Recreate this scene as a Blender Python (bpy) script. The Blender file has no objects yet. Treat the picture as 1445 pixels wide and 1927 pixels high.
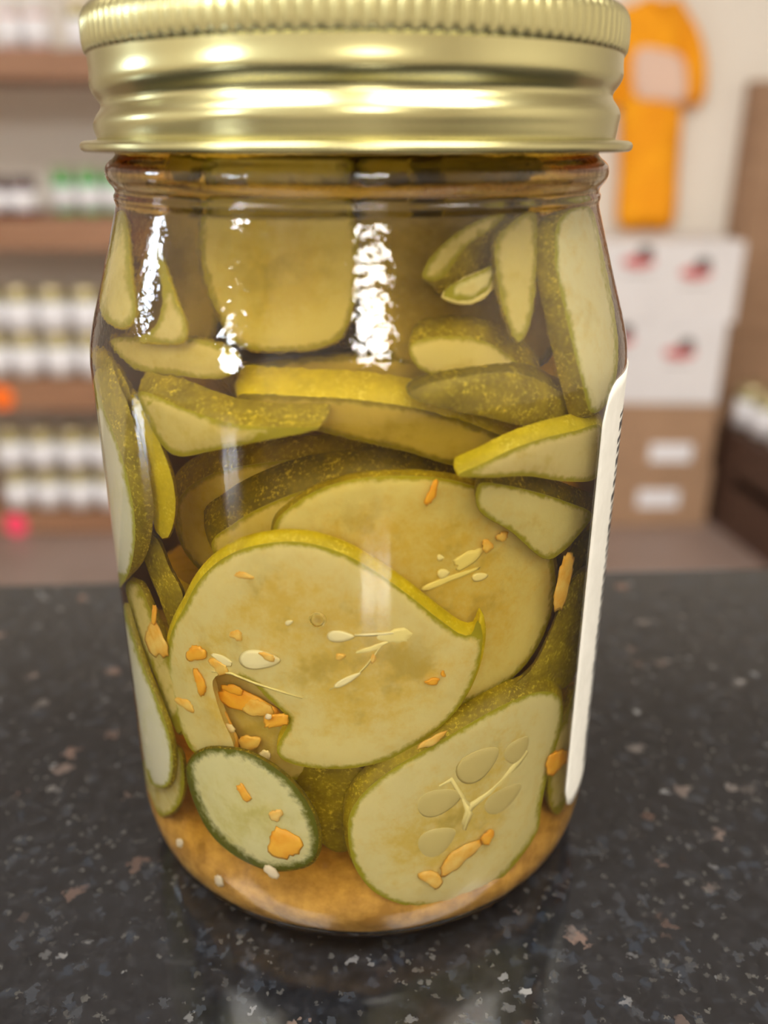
import bpy, bmesh, math, random
import numpy as np
from mathutils import Vector, Matrix, noise
from mathutils.geometry import delaunay_2d_cdt

sc = bpy.context.scene
MM = 0.001
# ------------------------------------------------------------------ camera
FPX = 1650.0                                   # focal length in pixels of the 1445x1927 frame
PITCH = math.atan((963.5 - 265) / FPX)
CAM = np.array([3.65, -135.0, 115.0])          # millimetres
cam = bpy.data.cameras.new('camera')
cam.sensor_fit = 'VERTICAL'; cam.sensor_height = 36.0; cam.sensor_width = 27.0
cam.lens = FPX / 1927 * 36.0
cam.clip_start = 0.01; cam.clip_end = 50
cam.dof.use_dof = True
cam.dof.focus_distance = 0.121
cam.dof.aperture_fstop = cam.lens / 3.0
camo = bpy.data.objects.new('camera', cam)
sc.collection.objects.link(camo)
camo.location = (CAM[0] * MM, CAM[1] * MM, CAM[2] * MM)
camo.rotation_euler = (math.pi / 2 - PITCH, 0, 0)
sc.camera = camo
# ------------------------------------------------------------------ world, light, exposure
w = bpy.data.worlds.new('world'); sc.world = w; w.use_nodes = True
bg = w.node_tree.nodes['Background']
bg.inputs[0].default_value = (0.92, 0.96, 1.0, 1); bg.inputs[1].default_value = 0.55
sc.view_settings.view_transform = 'Standard'; sc.view_settings.look = 'None'
sc.view_settings.exposure = -0.04; sc.view_settings.gamma = 1.0
sc.view_settings.use_curve_mapping = False
sc.cycles.use_denoising = True
sc.cycles.max_bounces = 28; sc.cycles.diffuse_bounces = 9; sc.cycles.transmission_bounces = 28; sc.cycles.glossy_bounces = 6
def area(name, loc, target, sx, sy, power, col):
    l = bpy.data.lights.new(name, 'AREA'); l.shape = 'RECTANGLE'; l.size = sx; l.size_y = sy
    l.energy = power; l.color = col
    o = bpy.data.objects.new(name, l); sc.collection.objects.link(o)
    o.location = loc
    o.rotation_euler = (Vector(target) - Vector(loc)).to_track_quat('-Z', 'Y').to_euler()
    return o
# daylight standing in the window openings of the front and left walls
area('daylight_front_window', (0.33, -2.72, 1.35), (0.33, 0, 1.35), 0.62, 0.26, 36, (1.0, 0.95, 0.86))
area('daylight_left_window', (-2.52, -1.90, 1.0), (0, -1.90, 1.0), 0.50, 0.22, 46, (0.90, 0.95, 1.0))
area('daylight_rear_left_window', (-2.52, 0.45, 0.64), (0, 0.45, 0.64), 0.30, 0.22, 12, (0.72, 0.84, 1.0))
# the two ceiling panels of the shop
area('ceiling_panel_light', (-0.9, -0.6, 1.70), (-0.9, -0.6, 0), 1.2, 0.6, 52, (1.0, 0.955, 0.885))
area('ceiling_panel_light', (0.8, -0.6, 1.70), (0.8, -0.6, 0), 1.2, 0.6, 52, (1.0, 0.955, 0.885))

# ------------------------------------------------------------------ helpers
C = sc.collection
def link(o, parent=None):
    C.objects.link(o)
    if parent is not None: o.parent = parent
    return o
def tag(o, label=None, cat=None, group=None, kind=None):
    if label: o['label'] = label
    if cat: o['category'] = cat
    if group: o['group'] = group
    if kind: o['kind'] = kind
    return o
def empty(name, loc=(0, 0, 0), rz=0.0, parent=None):
    o = bpy.data.objects.new(name, None); o.empty_display_size = 0.01
    o.location = loc; o.rotation_euler = (0, 0, rz)
    return link(o, parent)
def obj_bm(name, bm, mat, parent=None, smooth=True):
    me = bpy.data.meshes.new(name); bm.normal_update(); bm.to_mesh(me); bm.free()
    if smooth:
        for p in me.polygons: p.use_smooth = True
    o = bpy.data.objects.new(name, me)
    if mat: me.materials.append(mat)
    return link(o, parent)
def obj_py(name, verts, faces, mat, parent=None, smooth=True):
    me = bpy.data.meshes.new(name); me.from_pydata([tuple(v) for v in verts], [], faces); me.update()
    if smooth:
        for p in me.polygons: p.use_smooth = True
    o = bpy.data.objects.new(name, me)
    if mat: me.materials.append(mat)
    return link(o, parent)
def box_bm(bm, lo, hi, bev=0.0):
    r = bmesh.ops.create_cube(bm, size=1.0)
    vs = r['verts']
    for v in vs:
        v.co = Vector(((lo[i] + hi[i]) / 2 + v.co[i] * (hi[i] - lo[i]) for i in range(3)))
    if bev > 0:
        es = list({e for v in vs for e in v.link_edges})
        bmesh.ops.bevel(bm, geom=es, offset=bev, segments=2, profile=0.5, affect='EDGES')
def box(name, lo, hi, mat, parent=None, bev=0.0, smooth=False):
    bm = bmesh.new(); box_bm(bm, lo, hi, bev)
    return obj_bm(name, bm, mat, parent, smooth)
def lathe(prof, seg=64, closed=False, fn=None):
    """prof: list of (rho, z) ; returns verts, faces"""
    V, F = [], []
    n = len(prof)
    for i in range(seg):
        a = 2 * math.pi * i / seg
        for r, z in prof:
            if fn: r, z = fn(r, z, a)
            V.append((r * math.sin(a), -r * math.cos(a), z))
    m = n if closed else n - 1
    for i in range(seg):
        j = (i + 1) % seg
        for k in range(m):
            k2 = (k + 1) % n
            F.append((i * n + k, j * n + k, j * n + k2, i * n + k2))
    return V, F
def clean(o, d=1e-7):
    bm = bmesh.new(); bm.from_mesh(o.data)
    bmesh.ops.remove_doubles(bm, verts=bm.verts, dist=d)
    bmesh.ops.recalc_face_normals(bm, faces=bm.faces)
    bm.to_mesh(o.data); bm.free()
    return o

# ------------------------------------------------------------------ materials
def new_mat(name):
    m = bpy.data.materials.new(name); m.use_nodes = True
    nt = m.node_tree; b = nt.nodes['Principled BSDF']
    return m, nt, b
def plain(name, col, rough=0.5, metal=0.0, **kw):
    m, nt, b = new_mat(name)
    b.inputs['Base Color'].default_value = (*col, 1); b.inputs['Roughness'].default_value = rough
    b.inputs['Metallic'].default_value = metal
    for k, v in kw.items(): b.inputs[k].default_value = v
    return m
def node(nt, t, **kw):
    n = nt.nodes.new(t)
    for k, v in kw.items(): setattr(n, k, v)
    return n
def ramp(nt, stops, interp='LINEAR'):
    n = nt.nodes.new('ShaderNodeValToRGB'); cr = n.color_ramp; cr.interpolation = interp
    while len(cr.elements) < len(stops): cr.elements.new(0.5)
    for e, (p, c) in zip(cr.elements, stops):
        e.position = p; e.color = (*c, 1) if len(c) == 3 else c
    return n
def mixc(nt, fac, a, b, mode='MIX'):
    n = nt.nodes.new('ShaderNodeMix'); n.data_type = 'RGBA'; n.blend_type = mode
    for s, v in ((n.inputs[0], fac), (n.inputs[6], a), (n.inputs[7], b)):
        if hasattr(v, 'links'): nt.links.new(v, s)
        elif isinstance(v, (int, float)): s.default_value = v
        else: s.default_value = (*v, 1)
    return n.outputs[2]
def texcoord(nt, out='Object', scale=None):
    t = nt.nodes.new('ShaderNodeTexCoord')
    if scale is None: return t.outputs[out]
    mp = nt.nodes.new('ShaderNodeMapping'); mp.inputs['Scale'].default_value = scale
    nt.links.new(t.outputs[out], mp.inputs[0]); return mp.outputs[0]
def noise_n(nt, vec, scale, detail=3, rough=0.5):
    n = nt.nodes.new('ShaderNodeTexNoise'); n.inputs['Scale'].default_value = scale
    n.inputs['Detail'].default_value = detail; n.inputs['Roughness'].default_value = rough
    nt.links.new(vec, n.inputs['Vector']); return n.outputs[0]
def wood(name, a, b, rough=0.55, sc_=(1.2, 14, 14)):
    m, nt, bs = new_mat(name)
    v = texcoord(nt, 'Object', sc_)
    r = ramp(nt, [(0.3, a), (0.7, b)]); nt.links.new(noise_n(nt, v, 2.5, 5, 0.6), r.inputs[0])
    nt.links.new(r.outputs[0], bs.inputs['Base Color']); bs.inputs['Roughness'].default_value = rough
    return m
def mottled(name, a, b, scale, rough=0.6, metal=0.0, bump=0.0):
    m, nt, bs = new_mat(name)
    v = texcoord(nt, 'Object')
    nz = noise_n(nt, v, scale, 4, 0.6)
    r = ramp(nt, [(0.35, a), (0.65, b)]); nt.links.new(nz, r.inputs[0])
    nt.links.new(r.outputs[0], bs.inputs['Base Color']); bs.inputs['Roughness'].default_value = rough
    bs.inputs['Metallic'].default_value = metal
    if bump:
        bp = nt.nodes.new('ShaderNodeBump'); bp.inputs['Strength'].default_value = bump
        bp.inputs['Distance'].default_value = 0.0005
        nt.links.new(nz, bp.inputs['Height']); nt.links.new(bp.outputs[0], bs.inputs['Normal'])
    return m

# polished speckled granite
def granite():
    m, nt, bs = new_mat('granite')
    v = texcoord(nt, 'Object')
    base = ramp(nt, [(0.3, (0.0042, 0.0045, 0.0054)), (0.55, (0.009, 0.0096, 0.0114)), (0.78, (0.021, 0.0222, 0.026))])
    nt.links.new(noise_n(nt, v, 350, 5, 0.65), base.inputs[0])
    col = base.outputs[0]
    for scale, thr, c1, c2, seed in ((520, 0.86, (0.025, 0.027, 0.031), (0.013, 0.017, 0.024), 0.0),
                                      (1100, 0.92, (0.055, 0.054, 0.051), (0.016, 0.016, 0.017), 7.3),
                                      (330, 0.972, (0.10, 0.055, 0.04), (0.09, 0.088, 0.085), 3.1),
                                      (700, 0.985, (0.25, 0.25, 0.25), (0.12, 0.12, 0.125), 5.7)):
        mp = nt.nodes.new('ShaderNodeMapping'); mp.inputs['Location'].default_value = (seed, seed * .3, 0)
        nt.links.new(v, mp.inputs[0])
        # warp the cells a little so the crystals are irregular
        nz = nt.nodes.new('ShaderNodeTexNoise'); nz.inputs['Scale'].default_value = scale * 1.5
        nt.links.new(mp.outputs[0], nz.inputs['Vector'])
        ad = nt.nodes.new('ShaderNodeVectorMath'); ad.operation = 'MULTIPLY_ADD'
        nt.links.new(nz.outputs[1], ad.inputs[0]); ad.inputs[1].default_value = (1.6 / scale,) * 3
        nt.links.new(mp.outputs[0], ad.inputs[2])
        vo = nt.nodes.new('ShaderNodeTexVoronoi'); vo.inputs['Scale'].default_value = scale
        nt.links.new(ad.outputs[0], vo.inputs['Vector'])
        sep = nt.nodes.new('ShaderNodeSeparateColor'); nt.links.new(vo.outputs['Color'], sep.inputs[0])
        gt = nt.nodes.new('ShaderNodeMapRange'); gt.inputs[1].default_value = thr; gt.inputs[2].default_value = thr + 0.02
        nt.links.new(sep.outputs[0], gt.inputs[0])
        # only the heart of the crystal shows
        d = nt.nodes.new('ShaderNodeMapRange'); d.inputs[1].default_value = 0.75; d.inputs[2].default_value = 0.45
        nt.links.new(vo.outputs['Distance'], d.inputs[0])
        mu = nt.nodes.new('ShaderNodeMath'); mu.operation = 'MULTIPLY'
        nt.links.new(gt.outputs[0], mu.inputs[0]); nt.links.new(d.outputs[0], mu.inputs[1])
        cc = mixc(nt, sep.outputs[1], c1, c2)
        col = mixc(nt, mu.outputs[0], col, cc)
    nt.links.new(col, bs.inputs['Base Color'])
    bs.inputs['Roughness'].default_value = 0.12
    bs.inputs['IOR'].default_value = 1.62
    return m

REFRACT = True
N_IN = 1.34 if REFRACT else 1.0
def glass_mat():
    m, nt, bs = new_mat('clear_glass')
    if REFRACT:
        bs.inputs['Base Color'].default_value = (1, 1, 1, 1)
        bs.inputs['Roughness'].default_value = 0.0
        bs.inputs['IOR'].default_value = 1.5
        bs.inputs['Transmission Weight'].default_value = 1.0
        v = texcoord(nt, 'Object'); nz = noise_n(nt, v, 900, 2, 0.5)
        sp = nt.nodes.new('ShaderNodeSeparateXYZ'); nt.links.new(v, sp.inputs[0])
        mr = nt.nodes.new('ShaderNodeMapRange'); mr.inputs[1].default_value = 0.080; mr.inputs[2].default_value = 0.096
        mr.inputs[3].default_value = 0.12; mr.inputs[4].default_value = 1.0
        nt.links.new(sp.outputs[2], mr.inputs[0])
        bp = nt.nodes.new('ShaderNodeBump'); bp.inputs['Distance'].default_value = 0.00006
        nt.links.new(mr.outputs[0], bp.inputs['Strength']); nt.links.new(nz, bp.inputs['Height'])
        nt.links.new(bp.outputs[0], bs.inputs['Normal'])
    else:
        tr = nt.nodes.new('ShaderNodeBsdfTransparent'); gl = nt.nodes.new('ShaderNodeBsdfGlossy')
        gl.inputs['Roughness'].default_value = 0.02
        fr = nt.nodes.new('ShaderNodeFresnel'); fr.inputs[0].default_value = 1.5
        mx = nt.nodes.new('ShaderNodeMixShader')
        nt.links.new(fr.outputs[0], mx.inputs[0]); nt.links.new(tr.outputs[0], mx.inputs[1]); nt.links.new(gl.outputs[0], mx.inputs[2])
        nt.links.new(mx.outputs[0], nt.nodes['Material Output'].inputs[0])
    return m
def rel_glass(nt, ior):
    g = nt.nodes.new('ShaderNodeBsdfGlass'); g.inputs['Roughness'].default_value = 0.0; g.inputs['IOR'].default_value = ior
    nt.links.new(g.outputs[0], nt.nodes['Material Output'].inputs[0])
def brine_mat():
    m, nt, bs = new_mat('brine')
    rel_glass(nt, 1.34 / 1.5)                 # glass against brine
    va = nt.nodes.new('ShaderNodeVolumeAbsorption')
    va.inputs['Color'].default_value = (0.94, 0.80, 0.0, 1)
    va.inputs['Density'].default_value = 62.0
    nt.links.new(va.outputs[0], nt.nodes['Material Output'].inputs['Volume'])
    return m
def flesh_mat(name, pale, deep, rimcol, rim_w=0.9, glassy=0.75):
    """cut cucumber flesh; attribute 'rim' = distance to the peel in mm: firm and pale near the peel, glassy towards the seeds"""
    m, nt, bs = new_mat(name)
    v = texcoord(nt, 'Object')
    at = nt.nodes.new('ShaderNodeAttribute'); at.attribute_name = 'rim'
    big = noise_n(nt, v, 75, 3, 0.55); fine = noise_n(nt, v, 420, 6, 0.7)
    def math_n(op, a_, b_=None, c_=None):
        n = nt.nodes.new('ShaderNodeMath'); n.operation = op
        for k, x in enumerate((a_, b_, c_)):
            if x is None: continue
            if hasattr(x, 'links'): nt.links.new(x, n.inputs[k])
            else: n.inputs[k].default_value = x
        return n.outputs[0]
    def rng(x, a_, b_, c_=0.0, d_=1.0):
        n = nt.nodes.new('ShaderNodeMapRange'); n.interpolation_type = 'SMOOTHSTEP'
        nt.links.new(x, n.inputs[0])
        for k, y in enumerate((a_, b_, c_, d_)): n.inputs[k + 1].default_value = y
        return n.outputs[0]
    core = rng(at.outputs['Fac'], 1.5, 7.0)
    f1 = math_n('ADD', math_n('MULTIPLY', core, 0.40), math_n('MULTIPLY_ADD', big, 0.9, -0.30))
    f1 = math_n('ADD', f1, math_n('MULTIPLY_ADD', fine, 1.3, -0.65))
    col = mixc(nt, rng(f1, 0.05, 0.75), pale, deep)
    # water-soaked, see-through patches
    gl = math_n('MULTIPLY', rng(noise_n(nt, v, 120, 4, 0.6), 0.50, 0.66), math_n('MULTIPLY_ADD', core, 0.6, 0.15))
    dk = tuple(c * k for c, k in zip(deep, (0.62, 0.64, 0.62)))
    col = mixc(nt, math_n('MULTIPLY', gl, glassy), col, dk)
    e = math_n('MULTIPLY_ADD', noise_n(nt, v, 900, 3, 0.6), -rim_w * 1.8, at.outputs['Fac'])
    e = math_n('MULTIPLY_ADD', noise_n(nt, v, 140, 2, 0.5), -rim_w * 1.2, e)
    col = mixc(nt, rng(e, -rim_w * 1.2, rim_w * 0.1, 1.0, 0.0), col, rimcol)
    nt.links.new(col, bs.inputs['Base Color'])
    bs.inputs['Roughness'].default_value = 0.45
    bs.inputs['Specular IOR Level'].default_value = 0.1
    bp = nt.nodes.new('ShaderNodeBump'); bp.inputs['Strength'].default_value = 0.5; bp.inputs['Distance'].default_value = 0.0003
    nt.links.new(fine, bp.inputs['Height']); nt.links.new(bp.outputs[0], bs.inputs['Normal'])
    tl = nt.nodes.new('ShaderNodeBsdfTranslucent'); nt.links.new(col, tl.inputs[0])
    mx = nt.nodes.new('ShaderNodeMixShader'); mx.inputs[0].default_value = 0.35
    nt.links.new(bs.outputs[0], mx.inputs[1]); nt.links.new(tl.outputs[0], mx.inputs[2])
    nt.links.new(mx.outputs[0], nt.nodes['Material Output'].inputs[0])
    return m
def rind_mat(name, dark, mid, speck):
    m, nt, bs = new_mat(name)
    v = texcoord(nt, 'Object')
    r = ramp(nt, [(0.36, dark), (0.64, mid)]); nt.links.new(noise_n(nt, v, 240, 5, 0.65), r.inputs[0])
    # pale flecks gathered in clumps
    r2 = ramp(nt, [(0.52, (0, 0, 0)), (0.66, (1, 1, 1))]); nt.links.new(noise_n(nt, v, 1900, 3, 0.65), r2.inputs[0])
    r3 = ramp(nt, [(0.42, (0.12, 0.12, 0.12)), (0.62, (1, 1, 1))]); nt.links.new(noise_n(nt, v, 330, 2, 0.5), r3.inputs[0])
    mu = nt.nodes.new('ShaderNodeMath'); mu.operation = 'MULTIPLY'
    nt.links.new(r2.outputs[0], mu.inputs[0]); nt.links.new(r3.outputs[0], mu.inputs[1])
    col = mixc(nt, mu.outputs[0], r.outputs[0], speck)
    nt.links.new(col, bs.inputs['Base Color']); bs.inputs['Roughness'].default_value = 0.4
    tl = nt.nodes.new('ShaderNodeBsdfTranslucent'); nt.links.new(col, tl.inputs[0])
    mx = nt.nodes.new('ShaderNodeMixShader'); mx.inputs[0].default_value = 0.3
    nt.links.new(bs.outputs[0], mx.inputs[1]); nt.links.new(tl.outputs[0], mx.inputs[2])
    nt.links.new(mx.outputs[0], nt.nodes['Material Output'].inputs[0])
    return m

M = {}
M['granite'] = granite()
M['glass'] = glass_mat()
M['brine'] = brine_mat()
M['gold'] = plain('pale_gold_lacquer', (0.52, 0.485, 0.245), 0.25, 1.0)
M['paper'] = mottled('label_paper', (0.66, 0.64, 0.57), (0.72, 0.70, 0.63), 300, 0.6)
M['ink'] = plain('black_ink', (0.02, 0.02, 0.025), 0.6)
M['flesh'] = flesh_mat('cucumber_flesh', (0.98, 0.91, 0.52), (0.90, 0.72, 0.21), (0.50, 0.47, 0.04), 0.5)
M['flesh_pale'] = flesh_mat('pale_cucumber_flesh', (0.97, 0.95, 0.74), (0.93, 0.90, 0.58), (0.55, 0.52, 0.06), 0.4, 0.2)
M['flesh_green'] = flesh_mat('green_cucumber_flesh', (0.96, 0.92, 0.50), (0.84, 0.77, 0.27), (0.18, 0.19, 0.02), 0.8, 0.4)
M['flesh_tan'] = flesh_mat('tan_cucumber_flesh', (0.90, 0.78, 0.36), (0.78, 0.62, 0.16), (0.50, 0.44, 0.04), 0.5)
M['flesh_yellow'] = flesh_mat('yellow_cucumber_flesh', (0.92, 0.80, 0.32), (0.84, 0.68, 0.18), (0.50, 0.44, 0.04), 0.6)
M['flesh_olive'] = flesh_mat('olive_cucumber_flesh', (0.62, 0.48, 0.10), (0.44, 0.33, 0.04), (0.30, 0.24, 0.01), 0.6)  # darker olive copy of the flesh colour, used on the deeper slices
M['rind'] = rind_mat('cucumber_rind', (0.27, 0.205, 0.005), (0.47, 0.37, 0.010), (0.88, 0.72, 0.06))
M['rind_bright'] = rind_mat('bright_cucumber_rind', (0.68, 0.56, 0.012), (0.88, 0.74, 0.02), (0.97, 0.86, 0.10))
M['rind_dark'] = rind_mat('dark_cucumber_rind', (0.16, 0.12, 0.003), (0.28, 0.215, 0.006), (0.66, 0.52, 0.04))
M['seed'] = plain('cucumber_seed', (0.96, 0.89, 0.60), 0.35)
M['pulp'] = plain('seed_pulp', (0.93, 0.83, 0.40), 0.4)
M['cavity'] = plain('seed_cavity_flesh', (0.62, 0.53, 0.24), 0.4)
M['pepper'] = mottled('orange_pepper', (0.90, 0.38, 0.02), (0.96, 0.52, 0.05), 400, 0.4)
M['pepper_dull'] = mottled('dull_orange_pepper', (0.84, 0.44, 0.05), (0.92, 0.66, 0.20), 400, 0.4)
M['garlic'] = plain('garlic', (0.88, 0.74, 0.50), 0.5)
M['sediment'] = mottled('spice_sediment', (0.38, 0.19, 0.025), (0.66, 0.37, 0.075), 300, 0.6)

# ------------------------------------------------------------------ structure of the room
FZ = -0.90
M['wall'] = mottled('cream_wall', (0.74, 0.70, 0.63), (0.77, 0.73, 0.66), 3, 0.8)
M['ceil'] = mottled('white_ceiling', (0.78, 0.77, 0.74), (0.80, 0.79, 0.76), 3, 0.8)
M['floor'] = mottled('brown_floor', (0.26, 0.19, 0.16), (0.32, 0.24, 0.21), 5, 0.45)
X0, X1, Y0, Y1, ZC = -2.5, 2.3, -2.7, 2.5, 1.75
T = 0.1
tag(box('floor', (X0 - T, Y0 - T, FZ - T), (X1 + T, Y1 + T, FZ), M['floor']), 'pinkish brown shop floor behind the counter', 'floor', kind='structure')
tag(box('ceiling', (X0 - T, Y0 - T, ZC), (X1 + T, Y1 + T, ZC + T), M['ceil']), 'plain white shop ceiling', 'ceiling', kind='structure')
tag(box('wall_back', (X0 - T, Y1, FZ), (X1 + T, Y1 + T, ZC), M['wall']), 'cream painted wall behind shelves and boxes', 'wall', kind='structure')
tag(box('wall_right', (X1, Y0, FZ), (X1 + T, Y1, ZC), M['wall']), 'cream side wall on the right', 'wall', kind='structure')
def holed_wall(name, axis, pos, lo, hi, holes, label):
    """wall with rectangular openings; axis 'x' = wall at constant x"""
    us = sorted({lo, hi, *[h[0] for h in holes], *[h[1] for h in holes]})
    zs = sorted({FZ, ZC, *[h[2] for h in holes], *[h[3] for h in holes]})
    bm = bmesh.new()
    for a, b in zip(us, us[1:]):
        for c, d in zip(zs, zs[1:]):
            um, zm = (a + b) / 2, (c + d) / 2
            if any(h[0] < um < h[1] and h[2] < zm < h[3] for h in holes): continue
            if axis == 'x': box_bm(bm, (pos - T, a, c), (pos, b, d))
            else: box_bm(bm, (a, pos - T, c), (b, pos, d))
    bmesh.ops.remove_doubles(bm, verts=bm.verts, dist=1e-5)
    return tag(obj_bm(name, bm, M['wall'], None, False), label, 'wall', kind='structure')
holed_wall('wall_left', 'x', X0, Y0, Y1, [(-2.15, -1.65, 0.89, 1.11), (0.30, 0.60, 0.53, 0.75)], 'cream side wall on the left with two windows')
holed_wall('wall_front', 'y', Y0, X0, X1, [(0.02, 0.64, 1.22, 1.48)], 'cream wall with a window behind the photographer')
M['frame'] = plain('white_window_frame', (0.75, 0.74, 0.72), 0.5)
def window(n, axis, pos, u0, u1, z0, z1, bars):
    e = tag(empty('window_%d' % n), kind='structure')
    e['label'] = ['white framed window in the front wall', 'white framed window at the front of the left wall', 'white framed window farther along the left wall'][n - 1]
    f = 0.02
    def b(name, ua, ub, za, zb):
        if axis == 'x': box(name, (pos - 0.012, ua, za), (pos + 0.012, ub, zb), M['frame'], e)
        else: box(name, (ua, pos - 0.012, za), (ub, pos + 0.012, zb), M['frame'], e)
    b('window_rail', u0, u1, z0, z0 + f); b('window_rail', u0, u1, z1 - f, z1)
    for k in range(bars + 1):
        u = u0 + (u1 - u0 - f) * k / bars
        b('window_mullion', u, u + f, z0 + f, z1 - f)
window(1, 'y', Y0 + 0.012, 0.02, 0.64, 1.22, 1.48, 2)
window(2, 'x', X0 + 0.012, -2.15, -1.65, 0.89, 1.11, 3)
window(3, 'x', X0 + 0.012, 0.30, 0.60, 0.53, 0.75, 2)

# ------------------------------------------------------------------ pixel -> direction (a distance always comes from what is touched)
_c, _s = math.cos(PITCH), math.sin(PITCH)
def rays(P):
    P = np.asarray(P, float).reshape(-1, 2)
    x = (P[:, 0] - 722.5) / FPX; y = (963.5 - P[:, 1]) / FPX
    d = np.stack([x, _c + y * _s, -_s + y * _c], 1)
    return d / np.linalg.norm(d, axis=1)[:, None]
def at_y(px, py, Y):
    """point (metres) on the vertical plane y = Y seen at a pixel"""
    d = rays([(px, py)])[0]; t = (Y * 1000 - CAM[1]) / d[1]
    return (CAM + t * d) * MM
def at_z(px, py, Z):
    d = rays([(px, py)])[0]; t = (Z * 1000 - CAM[2]) / d[2]
    return (CAM + t * d) * MM

# ------------------------------------------------------------------ counter
a = at_z(100, 1092, 0); b = at_z(1300, 1065, 0)
sl = (b[1] - a[1]) / (b[0] - a[0])
yb = lambda x: a[1] + sl * (x - a[0])
XA, XB, YF = -0.75, 0.62, -0.42
bm = bmesh.new()
lo = [bm.verts.new(v) for v in ((XA, YF, -0.03), (XB, YF, -0.03), (XB, yb(XB), -0.03), (XA, yb(XA), -0.03))]
hi = [bm.verts.new((v.co.x, v.co.y, 0)) for v in lo]
bm.faces.new(lo[::-1]); bm.faces.new(hi)
for i in range(4): bm.faces.new((lo[i], lo[(i + 1) % 4], hi[(i + 1) % 4], hi[i]))
bmesh.ops.bevel(bm, geom=list(bm.edges), offset=0.003, segments=3, profile=0.5, affect='EDGES')
tag(obj_bm('granite_countertop', bm, M['granite'], None, False), 'polished black speckled granite countertop under the pickle jar', 'countertop')
M['cab'] = wood('counter_wood', (0.16, 0.10, 0.06), (0.24, 0.15, 0.09))
cab = tag(empty('counter_cabinet', ((XA + XB) / 2, -0.18, FZ)), 'brown wooden cabinet carrying the granite countertop', 'cabinet')
def ch(o):      # keep world position under a moved parent
    o.matrix_parent_inverse = Matrix.Translation(o.parent.location).inverted() if o.parent else Matrix()
    return o
ch(box('cabinet_body', (XA + 0.03, YF + 0.05, FZ + 0.08), (XB - 0.03, 0.03, -0.0301), M['cab'], cab, 0.002))
ch(box('plinth', (XA + 0.05, YF + 0.09, FZ), (XB - 0.05, 0.02, FZ + 0.08), M['cab'], cab))

# ------------------------------------------------------------------ the jar (millimetre profiles)
OUT = [(0.0, 2.2), (24, 1.8), (27.5, 0.6), (29.5, 0.0), (31.5, 0.0), (34.2, 0.8), (36.5, 2.2), (38.2, 4.3), (39.3, 7.2), (39.85, 10.5), (40, 14),
       (40, 30), (40, 50), (40, 70), (40, 84), (39.95, 86.5), (39.6, 89), (38.9, 91.6), (37.95, 94.5), (36.75, 98.2), (35.55, 102), (34.75, 104.6),
       (34.25, 106.2), (34.05, 107.2), (34.2, 107.7), (34.2, 108.2), (33.95, 108.6), (34.05, 109.2), (34.55, 109.8), (34.95, 110.6), (35.0, 111.3),
       (34.8, 112.0), (34.2, 112.6), (33.6, 113.1), (33.4, 114.2), (33.4, 120), (33.4, 128.2)]
INN = [(0.0, 4.0), (22, 3.6), (28.5, 2.6), (32.2, 2.9), (35.0, 4.7), (36.8, 7.8), (37.4, 12), (37.5, 30), (37.5, 50), (37.5, 70), (37.5, 84),
       (37.3, 87), (36.7, 90), (35.7, 93.4), (34.4, 97.6), (33.2, 101.6), (32.3, 104.6), (31.8, 107), (31.7, 110), (31.6, 115), (31.6, 128.2)]
def dens(prof, step=1.2):
    """Catmull-Rom resample of a profile"""
    P = [prof[0]] + list(prof) + [prof[-1]]; R_ = []
    for i in range(1, len(P) - 2):
        p0, p1, p2, p3 = [np.array(P[i + k], float) for k in (-1, 0, 1, 2)]
        L = np.linalg.norm(p2 - p1); n = max(1, int(L / step))
        if L > 6:        # straight wall: no overshoot
            for k in range(n): R_.append(tuple(p1 + (p2 - p1) * k / n))
            continue
        n = max(n, 2)
        for k in range(n):
            t = k / n
            R_.append(tuple(0.5 * (2 * p1 + (p2 - p0) * t + (2 * p0 - 5 * p1 + 4 * p2 - p3) * t * t + (3 * p1 - p0 - 3 * p2 + p3) * t ** 3)))
    R_.append(tuple(prof[-1])); return R_
OUTD, INND = dens(OUT), dens(INN)
_o = np.array([(r, z) for r, z in OUTD if r > 31.4 ]); _o = _o[np.argsort(_o[:, 1])]
_i = np.array([(r, z) for r, z in INND if r > 31.0]); _i = _i[np.argsort(_i[:, 1])]
def r_out(z): return np.interp(z, _o[:, 1], _o[:, 0])
def r_in(z): return np.interp(z, _i[:, 1], _i[:, 0])
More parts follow.
